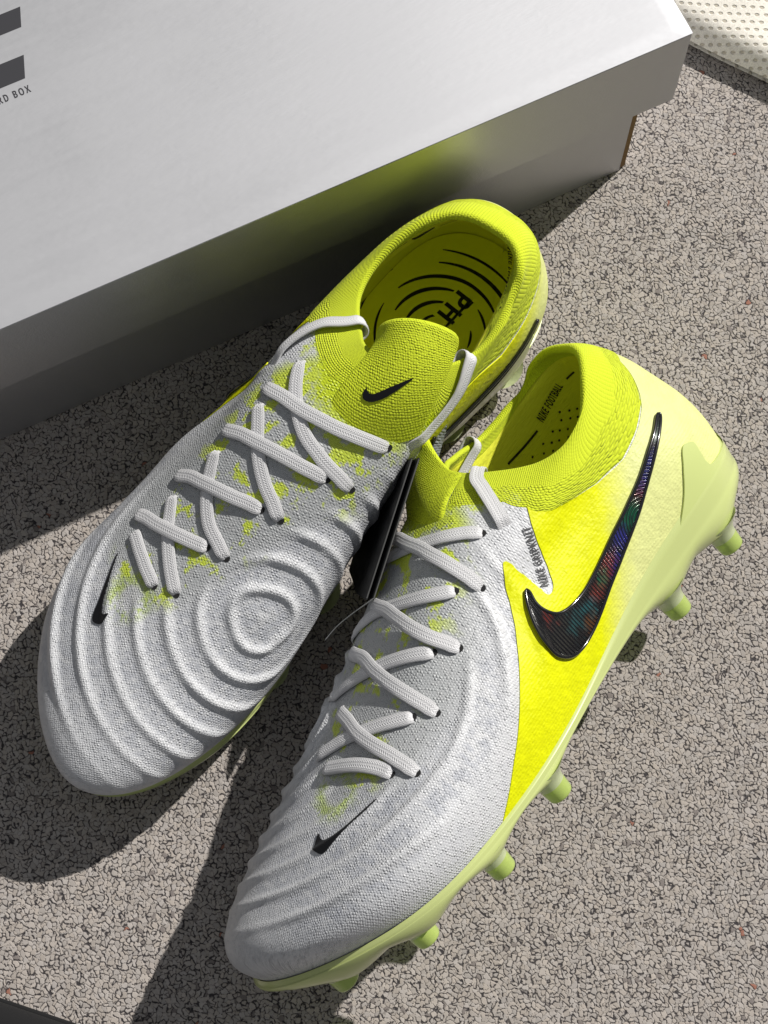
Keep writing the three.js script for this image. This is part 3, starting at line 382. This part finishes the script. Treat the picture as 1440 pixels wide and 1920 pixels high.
// laces: points (t, s) on the upper; the second list of each boot passes over the first
const LACES = {
  right: { under: [[[0.4093, 0.501], [0.4214, 0.529], [0.4324, 0.546], [0.4425, 0.558], [0.452, 0.566], [0.4614, 0.573], [0.4706, 0.577]],
      [[0.3939, 0.605], [0.4146, 0.617], [0.4322, 0.618], [0.4482, 0.617], [0.4634, 0.614], [0.4787, 0.609], [0.4945, 0.602]],
      [[0.3846, 0.721], [0.4059, 0.716], [0.4254, 0.708], [0.4459, 0.7], [0.4668, 0.693], [0.4909, 0.689], [0.5194, 0.677]],
      [[0.3735, 0.818], [0.4071, 0.816], [0.4356, 0.807], [0.4616, 0.796], [0.4896, 0.784], [0.5253, 0.767], [0.5631, 0.736]],
      [[0.3518, 0.904], [0.3988, 0.89], [0.443, 0.878], [0.4853, 0.864], [0.5415, 0.847], [0.5958, 0.814], [0.6484, 0.762]]],
    over: [[[0.3864, 0.438], [0.4039, 0.536], [0.4218, 0.59], [0.4382, 0.624], [0.4536, 0.647], [0.4691, 0.663], [0.4857, 0.675]],
      [[0.3587, 0.534], [0.3921, 0.656], [0.4197, 0.702], [0.4434, 0.727], [0.4658, 0.742], [0.4893, 0.752], [0.5169, 0.754]],
      [[0.3492, 0.707], [0.4008, 0.781], [0.4373, 0.808], [0.4703, 0.822], [0.5068, 0.827], [0.5528, 0.82], [0.5938, 0.802]],
      [[0.3394, 0.816], [0.4042, 0.864], [0.4549, 0.882], [0.5033, 0.89], [0.564, 0.885], [0.6142, 0.87], [0.6686, 0.843]]],
    strap: [[[0.3110, 0.80], [0.2960, 0.875], [0.3040, 0.945], [0.3338, 0.992], [0.345, 1.03], [0.352, 1.09], [0.35, 1.2]], [[0.7183, 0.79], [0.742, 0.815], [0.759, 0.875], [0.7513, 0.931], [0.7394, 0.98], [0.733, 1.03], [0.728, 1.09], [0.72, 1.2]]] },
  left: { under: [[[0.5121, 0.592], [0.4912, 0.61], [0.4723, 0.619], [0.452, 0.619], [0.431, 0.61], [0.4088, 0.589], [0.3866, 0.553]],
      [[0.5649, 0.639], [0.5163, 0.69], [0.484, 0.709], [0.4535, 0.716], [0.4226, 0.711], [0.3918, 0.693], [0.3627, 0.66]],
      [[0.605, 0.69], [0.5628, 0.749], [0.5085, 0.789], [0.4576, 0.799], [0.4128, 0.794], [0.3746, 0.78], [0.3421, 0.762]],
      [[0.5863, 0.841], [0.5034, 0.874], [0.4573, 0.883], [0.4136, 0.882], [0.3764, 0.878], [0.3468, 0.874], [0.3192, 0.865]]],
    over: [[[0.4887, 0.58], [0.4733, 0.576], [0.4599, 0.569], [0.4472, 0.557], [0.4349, 0.538], [0.423, 0.51], [0.4123, 0.469]],
      [[0.5128, 0.665], [0.4788, 0.647], [0.4558, 0.618], [0.4351, 0.581], [0.4165, 0.531], [0.4015, 0.462], [0.3906, 0.375]],
      [[0.5792, 0.711], [0.4954, 0.731], [0.4565, 0.709], [0.4256, 0.676], [0.3992, 0.629], [0.3768, 0.559], [0.3607, 0.461]],
      [[0.5579, 0.792], [0.4824, 0.796], [0.439, 0.776], [0.4043, 0.745], [0.3758, 0.707], [0.3502, 0.657], [0.3282, 0.579]],
      [[0.61, 0.862], [0.585, 0.872], [0.5287, 0.886], [0.4495, 0.877], [0.3946, 0.849], [0.3582, 0.817], [0.3291, 0.776], [0.3025, 0.711]]],
    strap: [[[0.2828, 0.85], [0.2972, 0.885], [0.3121, 0.914], [0.3274, 0.938], [0.3444, 0.96], [0.3655, 0.984], [0.376, 1.03], [0.38, 1.09], [0.38, 1.2]], [[0.7183, 0.79], [0.742, 0.815], [0.759, 0.875], [0.7513, 0.931], [0.7394, 0.98], [0.733, 1.03], [0.728, 1.09], [0.72, 1.2]]] },
};
const STUDS = [[0.036, 0.0245, 0], [0.071, 0.0235, 0], [0.162, 0.0355, 0], [0.198, 0.0375, 0.0005], [0.233, 0.0285, 0.003], [0.260, 0.006, 0.006], [0.036, -0.022, 0], [0.071, -0.020, 0], [0.160, -0.030, 0], [0.197, -0.036, 0.0005], [0.234, -0.031, 0.003]];

function makeBoot(kind, label) {
  const S = new BootSurface(kind), T = new TongueSurface(kind), pose = POSE[kind], side = pose.side;
  const boot = thing('football_boot', label, 'football boot', 'the pair of silver and yellow football boots');
  boot.matrixAutoUpdate = true;
  const B = new THREE.Matrix4().makeBasis(new THREE.Vector3(...pose.F), new THREE.Vector3(...pose.U), new THREE.Vector3(...pose.R));
  boot.quaternion.setFromRotationMatrix(B); boot.position.set(...pose.at);
  const done = (g) => { // everything is built for a right foot; the left boot is its mirror image
    if (side > 0) return g;
    const p = g.attributes.position, n = g.attributes.normal; for (let i = 0; i < p.count; i++) { p.setZ(i, -p.getZ(i)); n.setZ(i, -n.getZ(i)); }
    const ix = g.index.array; for (let i = 0; i < ix.length; i += 3) { const t = ix[i + 1]; ix[i + 1] = ix[i + 2]; ix[i + 2] = t; } return g;
  };
  const add = (name, g, m, parent = boot) => meshOf(name, done(g), m, parent);
  const at = (t, s, off) => S.at(t, s, off);
  const metric = (p) => [p[0], atan2(p[2], p[1] - 0.012) * 0.05];

  // upper: colour map over (t, s): silver film, lime knit at the throat, lime flecks between the laces
  const W = 1024, Hh = 512;
  const colour = dataTex(W, Hh, (u, v) => {
    const p = S.base(u, v), x = p[0], l = p[2], z = laceZone(x, l), n1 = fbm(x * 190 + 5, l * 190 + 9 * side, 51), n2 = fbm(x * 420, l * 420, 53), fine = noise(x * 1500, l * 1500, 55);
    let c = [0.64 + 0.06 * (n2 - 0.5), 0.65 + 0.06 * (n2 - 0.5), 0.675 + 0.06 * (n2 - 0.5)];
    const bl = fbm(x * 230 + 40, (l + p[1]) * 230, 57); c = V.mix(c, [0.46, 0.48, 0.53], 0.15 * sstep(0.55, 0.72, bl));
    { const rp = S.ripple(u, v, p), q = (1 - rp.r) ** 3 * rp.m * sstep(0.25, 0.75, noise(x * 520 + 11, (l + p[1]) * 520, 63) * 0.6 + fine * 0.4); c = V.mix(c, [0.40, 0.42, 0.475], (u < 0.47 && side < 0 ? 0.75 : 0.55) * q); } // bluish knit in the valleys, painted darker in place of weak ridge shading
    c = V.mix(c, [0.43, 0.445, 0.455], 0.85 * z);                                   // thinner, greyer knit between the laces
    const lime = [0.57, 0.69, 0.02], lx = x + 0.016 * (n1 - 0.5) + 0.004 * (fine - 0.5);
    const throat = sstep(0.006, -0.006, lx + 0.005 * (fine - 0.5) - (0.121 - 30 * (l + 0.006) ** 2)) * sstep(0.055, 0.07, p[1]) * sstep(0.48, 0.6, v) * sstep(0.034, 0.026, l);
    const fleck = z * sstep(0.034, 0.022, l) * sstep(0.62, 0.74, n1 + 0.20 * (fine - 0.5) + 0.13 * sstep(0.185, 0.12, x));
    c = V.mix(c, lime, max(throat, fleck * 0.9));
    const d = hypot(x - 0.216, l - 0.011), e = sstep(0.013, 0.006, d + 0.006 * (n1 - 0.5)); // lime halo with a pale centre ahead of the first lace
    c = V.mix(c, V.mix([0.42, 0.54, 0.09], [0.60, 0.61, 0.61], sstep(0.0065, 0.003, d)), e * 0.9 * sstep(0.36, 0.62, n1 * 0.75 + fine * 0.3));
    return c.map(toS);
  }, true);
  colour.wrapT = THREE.ClampToEdgeWrapping;
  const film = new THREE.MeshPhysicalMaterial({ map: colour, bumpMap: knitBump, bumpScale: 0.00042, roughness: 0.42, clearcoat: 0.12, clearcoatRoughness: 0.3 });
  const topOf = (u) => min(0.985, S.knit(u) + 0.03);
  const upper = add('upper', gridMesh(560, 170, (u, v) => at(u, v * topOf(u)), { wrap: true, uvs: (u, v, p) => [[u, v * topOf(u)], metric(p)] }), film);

  // knitted collar: from its lower border over the rolled edge
  const arc = (t) => t * 0.235;
  add('collar', gridMesh(520, 60, (u, v) => { const k = S.knit(u) - 0.012, w = v < 0.7 ? lerp(k, 1, v / 0.7) : 1 + (v - 0.7) / 0.3 * (ROLL_S + 0.05), q = v < 0.06 ? v / 0.06 : 1; const front = sstep(0.20, 0.27, min(u, 1 - u)); return at(u, w, -0.0006 + q * lerp(0.0012, 0.0006, front)); }, { wrap: true, uvs: (u, v) => [[u, v], [arc(u), v]] }), M.collar);

  // lining and insole
  const liningCol = new THREE.MeshPhysicalMaterial({ color: lin(0.90, 0.92, 0.05), roughness: 0.8, bumpMap: filmBump, bumpScale: 0.0003, transmission: 0.1, thickness: 0 });
  const lining = add('lining', gridMesh(300, 60, (u, v) => at(u, 1 + ROLL_S + 0.02 + v * 0.95), { wrap: true, uvs: (u, v, p) => [[u, v], [arc(u), v * 0.09]] }), liningCol);
  const cv = document.createElement('canvas'); cv.width = 1200; cv.height = 900; const cx = cv.getContext('2d');
  cx.fillStyle = '#f4f61e'; cx.fillRect(0, 0, 1200, 900); cx.strokeStyle = '#15160c'; cx.fillStyle = '#15160c'; cx.lineCap = 'round';
  const ox = 500, oy = 450 + 10; // canvas: 10 px per mm, x forward, y to the outer side
  for (const [r, a0, a1, w] of [[140, 24, 108, 17], [200, 14, 99, 17], [255, -38, 79, 17], [315, -60, 39, 17], [370, -20, 37, 11], [330, 75, 113, 11], [200, -46, -17, 11], [140, -75, -44, 10], [80, 30, 110, 12], [255, 100, 150, 10]])
    for (let i = 0; i < 40; i++) { const f = i / 40, q0 = (lerp(a0, a1, f) * PI) / 180, q1 = (lerp(a0, a1, f + 1 / 38) * PI) / 180; cx.lineWidth = max(2, w * pow(sin(PI * (0.04 + 0.92 * f)), 0.6)); cx.beginPath(); cx.moveTo(ox - r * cos(q0), oy + r * sin(q0)); cx.lineTo(ox - r * cos(q1), oy + r * sin(q1)); cx.stroke(); }
  cx.font = 'bold 118px sans-serif'; cx.fillStyle = '#f4f61e'; cx.fillRect(268, 430, 180, 100); cx.fillStyle = '#15160c'; cx.fillText('PH', 286, 520);
  const insoleTex = new THREE.CanvasTexture(cv); insoleTex.colorSpace = THREE.SRGBColorSpace; insoleTex.magFilter = THREE.LinearFilter;
  add('insole', gridMesh(160, 24, (u, v) => { const q = S.base(u, 0.04), f = S.frame(u, 0.04), e = V.add(q, f.n, -0.002), c = [clamp(e[0], 0.03, 0.25), 0, 0]; const k = lerp(1, 0.02, v); return [lerp(c[0], e[0], k), e[1] + 0.006 - 0.002 * (1 - v) + 0.004 * pow(1 - v, 4), lerp(c[2], e[2], k)]; }, { wrap: true, uvs: (u, v, p) => [[p[0] / 0.12, 0.5 - p[2] / 0.09], [p[0], p[2]]] }), new THREE.MeshStandardMaterial({ map: insoleTex, roughness: 0.9, bumpMap: filmBump, bumpScale: 0.0002 }));

  // tongue
  const tongue = add('tongue', gridMesh(70, 60, (u, v) => T.at(u, v), { uvs: (u, v, p) => [[u, v], [u * 0.038, v * 0.042]] }), M.tongue);
  add('tongue_lining', gridMesh(50, 40, (u, v) => T.inner(u, v), { flip: true, uvs: (u, v, p) => [[u, v], [u * 0.038, v * 0.042]] }), M.greyKnit, tongue);
  if (TONGUE_EMBLEM[kind]) add('tongue_emblem', patchMesh((a, b, o) => T.at(a, b, o), spline2(TONGUE_EMBLEM[kind], true, 90, 0.4), { thick: 0.0004, du: 0.06, dv: 0.06 }), M.black, tongue);

  // smooth side panels running round the heel, one on each side, with the big raised emblem on it
  for (const inner of [false, true]) {
    const flip = (p) => (inner ? [1 - p[0], p[1]] : p);
    const knit = []; for (let i = 0; i <= 30; i++) { const t = lerp(inner ? 0.215 : 0.2525, 0.0005, i / 30); knit.push([t, S.knit(inner ? 1 - t : t) + 0.004]); }
    const foot = []; for (let i = 1; i < 40; i++) foot.push([lerp(inner ? 0.235 : 0.377, 0.0005, 1 - i / 40), 0.002]);
    const front = spline2(inner ? PANEL_FRONT_INNER : PANEL_FRONT, false, 120, 0.5).map((p) => [p[0], max(p[1], 0.002)]);
    const poly = [...front, ...foot.reverse(), ...knit.reverse()].map(flip);
    const pcol = dataTex(512, 256, (u, v) => { const q = inner ? 1 - u * 0.4 : u * 0.4, p = S.base(q, v), n = fbm(p[0] * 300, p[1] * 300, 61), x = p[0] + (inner ? 0.035 : 0) - (0.057 + (0.065 - p[1]) * 1.05) + 0.006 * (n - 0.5), k = sstep(-0.016, 0.013, x); const c = V.mix([0.72, 0.755, 0.31], [0.72, 0.755, 0.0], k); return c.map((w) => toS(w * (0.90 + 0.2 * n))); }, true, false);
    const pm = new THREE.MeshPhysicalMaterial({ map: pcol, bumpMap: filmBump, bumpScale: 0.00024, roughness: 0.5, specularIntensity: 0.45, clearcoat: 0.06, clearcoatRoughness: 0.4 });
    const panel = add('side_panel', patchMesh(at, poly, { thick: 0.0004, base: -0.0001, du: 0.005, dv: 0.025, uvf: (u, v) => [(inner ? 1 - u : u) / 0.4, v], uvf1: (u, v, p) => [p[0], p[1]] }), pm);
    const em = spline2(OUTER_EMBLEM, true, 170, 0.5).map((p) => flip(inner ? [0.1 + (p[0] - 0.1) * 0.6, p[1] * 0.62] : p));
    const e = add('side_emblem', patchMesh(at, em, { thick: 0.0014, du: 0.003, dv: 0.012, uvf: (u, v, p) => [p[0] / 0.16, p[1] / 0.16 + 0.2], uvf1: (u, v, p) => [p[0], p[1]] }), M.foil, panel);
    const rim = new THREE.CatmullRomCurve3(em.map((p) => new THREE.Vector3(...at(p[0], p[1], 0.0012))), true);
    add('emblem_rim', new THREE.TubeGeometry(rim, 340, 0.00075, 8, true), M.rim, e);
  }
  add('toe_emblem', patchMesh(at, spline2(TOE_EMBLEM[kind], true, 100, 0.4), { thick: 0.0005, du: 0.0012, dv: 0.006 }), M.black);

  // sole plate with its heel cup and studs
  const ring = (u) => S.base(u, 0), yb = (x) => tableAt([[0, 0.0115], [0.05, 0.0115], [0.08, 0.0125], [0.10, 0.0132], [0.13, 0.0126], [0.16, 0.0108], [0.20, 0.0108], [0.23, 0.0116], [0.26, 0.0135], [0.29, 0.017]], x);
  const plate = add('sole_plate', gridMesh(420, 44, (u, v) => {
    const p0 = ring(u), a = ring(u + 0.003), b = ring(u - 0.003), tx = a[0] - b[0], tz = a[2] - b[2], tl = hypot(tx, tz) || 1, out = [-tz / tl, 0, tx / tl]; // outward in plan
    const sc = STUDS.reduce((m, s) => max(m, (s[1] > 0) === (p0[2] > 0) ? Math.exp(-(((p0[0] - s[0]) / 0.012) ** 2)) : 0), 0), bot = yb(p0[0]) - 0.0022 * sc, toe = (side > 0 ? 0.0026 : 0.0014) * sstep(0.18, 0.24, p0[0]);
    if (v < 0.18) { const k = v / 0.18, s = lerp(S_TOP(u), 0, k); return V.add(at(u, s, 0.0004 + 0.0009 * sstep(0, 0.25, k)), out, 0.0006 * k + toe * k); }
    if (v < 0.5) { const k = (v - 0.18) / 0.32, y = lerp(p0[1], bot, k), q = V.add(at(u, 0, 0.0013), out, toe + 0.0006 + 0.0005 * sin(PI * k) - (0.0075 - 0.004 * sc) * k * k); return [q[0], y, q[2]]; }
    const k = (v - 0.5) / 0.5, q = V.add(at(u, 0, 0.0013), out, toe - 0.0069 + 0.004 * sc), c = [clamp(q[0], 0.03, 0.25), 0, tableAt([[0, 0], [0.13, 0.002], [0.2, -0.002], [0.28, -0.006]], q[0])]; const w = lerp(1, 0.02, k); return [lerp(c[0], q[0], w), lerp(bot, yb(c[0]), k) - 0.0003 * k, lerp(c[2], q[2], w)];
  }, { wrap: true, flip: true, uvs: (u, v, p) => [[u, v], [p[0], p[2] + p[1]]] }), M.plate);
  for (const inner of [false, true]) {
    const ed = spline2(CUP_EDGE, false, 60, 0.5), poly = [...ed.map((p) => [p[0], max(p[1], 0.004)]), [0.03, 0.05], [0.0004, 0.06], [0.0004, 0.004], [0.05, 0.004], [0.1, 0.004]].map((p) => (inner ? [1 - p[0], p[1]] : p));
    add('heel_cup', patchMesh(at, poly, { thick: 0.0013, du: 0.005, dv: 0.02, uvf1: (u, v, p) => [p[0], p[1]] }), M.cup, plate);
  }
  const prof = (pts) => pts.map((p) => new THREE.Vector2(...p));
  const baseG = new THREE.LatheGeometry(prof([[0.0054, 0.0062], [0.0057, 0.0078], [0.0066, 0.0094], [0.0080, 0.0112], [0.0098, 0.0126], [0.0108, 0.0136]]), 28), tipG = new THREE.LatheGeometry(prof([[0, 0], [0.0042, 0], [0.0047, 0.0003], [0.0050, 0.0011], [0.0054, 0.0061], [0.0054, 0.0063]]), 28);
  for (const [x, l, dy] of STUDS) { const s = meshOf('stud', baseG, M.studBase, plate); s.position.set(x, dy - 0.0012, l * side); meshOf('stud_tip', tipG, M.studTip, s); }

  // laces and the dark eyelets they run into
  const laceSweep = (pts, height, dive) => {
    const c = new THREE.CatmullRomCurve3(pts.map((p) => new THREE.Vector3(p[0], p[1], 0)), false, 'centripetal'), n = 56, pos = [], uv = [], idx = [], K = 20; let run = 0, last = null;
    const P = (t) => { const q = c.getPoint(clamp(t)); return at(q.x, max(0.001, q.y), height(t)); };
    for (let i = 0; i <= n; i++) {
      const t = i / n, q = c.getPoint(t), p = P(t), d = V.unit(V.sub(P(min(1, t + 0.012)), P(max(0, t - 0.012)))), e = 2e-3, up = q.y > 1 ? V.unit(V.sub(at(q.x, q.y, 0.002), at(q.x, q.y, 0))) : S.frame(q.x, q.y).n;
      const side2 = V.unit(V.cross(up, d)), nn = V.unit(V.cross(d, side2)); if (last) run += V.len(V.sub(p, last)); last = p;
      const pinch = 1 - 0.28 * (sstep(0.10, 0, t) + sstep(0.90, 1, t)) * dive;
      for (let k = 0; k <= K; k++) { const a = k / K * 2 * PI, ca = cos(a), sa = sin(a), x = Math.sign(ca) * pow(abs(ca), 0.6) * 0.0028 * pinch, groove = 1 - 0.42 * pow(abs(cos(1.5 * PI * (x / 0.0028))), 6), y = Math.sign(sa) * pow(abs(sa), 0.6) * 0.0006 * groove + 0.0003 * (1 - (x / 0.003) ** 2) * (dive ? 1 : 0); pos.push(...V.add(V.add(p, side2, x), nn, y)); uv.push(run / 0.0042, k / K); }
    }
    for (let i = 0; i < n; i++) for (let k = 0; k < K; k++) { const a = i * (K + 1) + k, b = a + 1, e = a + K + 1, f = e + 1; idx.push(a, e, b, b, e, f); }
    return geoOf(pos, null, uv, null, idx);
  };
  const holeG = new THREE.CircleGeometry(0.00145, 20);
  const eyelet = (t, s) => { const h = meshOf('eyelet', holeG, M.hole, boot), p = at(t, s, 0.00022), f = S.frame(t, s).n; h.position.set(p[0], p[1], p[2] * side); h.quaternion.setFromUnitVectors(new THREE.Vector3(0, 0, 1), new THREE.Vector3(f[0], f[1], f[2] * side)); };
  const ends = (t) => sstep(-0.01, 0.06, t) * sstep(1.01, 0.94, t);
  for (const p of LACES[kind].under) { add('lace', laceSweep(p, (t) => -0.0022 + 0.0029 * ends(t), 1), M.lace); eyelet(lerp(p[p.length - 1][0], p[p.length - 2][0], 0.10), lerp(p[p.length - 1][1], p[p.length - 2][1], 0.10)); }
  for (const p of LACES[kind].over) { add('lace', laceSweep(p, (t) => -0.0022 + 0.0030 * ends(t) + 0.0010 * pow(sin(PI * clamp(t)), 2), 1), M.lace); eyelet(lerp(p[p.length - 1][0], p[p.length - 2][0], 0.10), lerp(p[p.length - 1][1], p[p.length - 2][1], 0.10)); }
  for (const p of LACES[kind].strap) add('lace', laceSweep(p, (t) => -0.0012 + 0.0030 * sstep(0, 0.12, t), 0), M.lace);

  // printing: along the silver strip of the outer side, and inside the collar
  const along = (pts, off) => { const c = new THREE.CatmullRomCurve3(pts.map((p) => new THREE.Vector3(...at(p[0], p[1], off)))), L = c.getLength(), e = 1e-3; return { L, at: (a) => { const u = clamp(a / L), p = c.getPoint(u), d = c.getTangent(u), k = u * (pts.length - 1), i = min(pts.length - 2, floor(k)), q = [lerp(pts[i][0], pts[i + 1][0], k - i), lerp(pts[i][1], pts[i + 1][1], k - i)]; const n = V.unit(V.sub(at(q[0], q[1], off + 0.003), at(q[0], q[1], off))), tt = [d.x, d.y, d.z], up = V.unit(side > 0 ? V.cross(n, tt) : V.cross(tt, n)); return { p: [p.x, p.y, p.z], up, t: tt, n }; } }; };
  const write = (name, text, pts, size, opt, m, off, opt2) => { const path = along(pts, off), w0 = textWidth(text, size, 1, 0), squeeze = path.L / w0; const t = lettersOn(text, size, (a, b) => { const f = path.at(a); return V.add(f.p, f.up, b + (opt2 ?? 0)); }, { squeeze, slant: opt }); return add(name, t.geo, m); };
  write('lettering', 'NIKE GRIPKNIT', GRIP_PATH[kind], 0.0034, 0.10, M.greyPrint, 0.0006, 0.0004);
  for (const [pts, size] of LINING_TEXT[kind]) write('lettering', 'NIKE FOOTBALL', pts, size, 0.18, M.print, 0.0004).userData.label = 'black lettering inside the collar';
  for (const pts of LINING_LINE[kind]) { const path = along(spline2(pts, false, 16, 0.5), 0.0003), pos = [], uv = [], idx = [], n = 24; for (let i = 0; i <= n; i++) { const f = path.at(path.L * i / n), w = 0.00055; pos.push(...V.add(f.p, f.up, w), ...V.add(f.p, f.up, -w)); uv.push(i / n, 0, i / n, 1); if (i < n) idx.push(2 * i, 2 * i + 2, 2 * i + 1, 2 * i + 1, 2 * i + 2, 2 * i + 3); } add('printed_line', geoOf(pos, null, uv, null, idx), M.print); }
  if (LINING_DOTS[kind].length) { const g = LINING_DOTS[kind].map(([t, s]) => { const p = at(t, s, 0.00025), n = V.unit(V.sub(at(t, s, 0.003), at(t, s, 0))), c = new THREE.CircleGeometry(0.00055, 10); c.applyQuaternion(new THREE.Quaternion().setFromUnitVectors(new THREE.Vector3(0, 0, 1), new THREE.Vector3(...n))); return c.translate(...p); }); add('perforation', mergeGeometries(g), M.print, lining).userData.kind = 'stuff'; }
  if (LINING_EMBLEM[kind]) add('lining_emblem', patchMesh(at, LINING_EMBLEM[kind], { thick: 0.0004, du: 0.01, dv: 0.02, base: 0 }), M.print, lining);
  return boot;
}

makeBoot('right', 'silver and yellow football boot standing upright, nearest the box, with rippled toe');
makeBoot('left', 'silver and yellow football boot lying tilted with its big black side emblem facing up');

// ---------------------------------------------------------------- black folded hang tag wedged between the boots, on a thin plastic loop
{
  const o = thing('hang_tag', 'black folded card hang tag wedged between the two boots on a clear loop', 'tag');
  const A = new THREE.Vector3(0.0132, 0.082, 0.0040), Bp = new THREE.Vector3(-0.0040, 0.0705, 0.0560); o.position.copy(A);
  const card = new THREE.MeshPhysicalMaterial({ color: lin(0.005, 0.005, 0.006), roughness: 0.6 });  // near black and matt so the deepened leaves read as shadow
  const edge = new THREE.MeshStandardMaterial({ color: lin(0.07, 0.07, 0.07), roughness: 0.7 });
  const leaf = (shift, down, label) => {
    const u = Bp.clone().sub(A), L = u.length(); u.normalize(); const v = new THREE.Vector3(...down); v.addScaledVector(u, -v.dot(u)).normalize(); const w = u.clone().cross(v).normalize();
    const sh = new THREE.Shape([[0, 0], [L, 0], [L - 0.002, 0.030], [L - 0.010, 0.055], [0.004, 0.060]].map((p) => new THREE.Vector2(...p)));  // leaves extended downwards to block sun and stand for shade between the boots
    const g = new THREE.ExtrudeGeometry(sh, { depth: 0.0005, bevelEnabled: true, bevelThickness: 0.0001, bevelSize: 0.0001, bevelSegments: 1 }).translate(0, 0, -0.00025).applyMatrix4(new THREE.Matrix4().makeBasis(u, v, w)).translate(...shift);
    meshOf('leaf', g, card, o);
    meshOf('leaf_edge', new RoundedBoxGeometry(L * 0.985, 0.0002, 0.0005, 1, 0.00005).translate(L / 2, -0.00012, 0).applyMatrix4(new THREE.Matrix4().makeBasis(u, v, w)).translate(...shift), edge, o);
  };
  leaf([0, 0, 0], [-0.30, -1, -0.12]); leaf([-0.0026, -0.0022, -0.0008], [-0.22, -1, -0.10]);
  const pts = [[-0.0040, 0.0712, 0.0556], [-0.0075, 0.0665, 0.0570], [-0.0125, 0.0600, 0.0590], [-0.0180, 0.0540, 0.0622], [-0.0225, 0.0490, 0.0662]].map((p) => new THREE.Vector3(...p).sub(A));
  const clear = new THREE.MeshPhysicalMaterial({ color: lin(0.75, 0.76, 0.74), roughness: 0.25, transmission: 0.4, thickness: 0 });
  meshOf('plastic_loop', new THREE.TubeGeometry(new THREE.CatmullRomCurve3(pts), 40, 0.0002, 7), clear, o);
}
renderer.render(scene, camera);
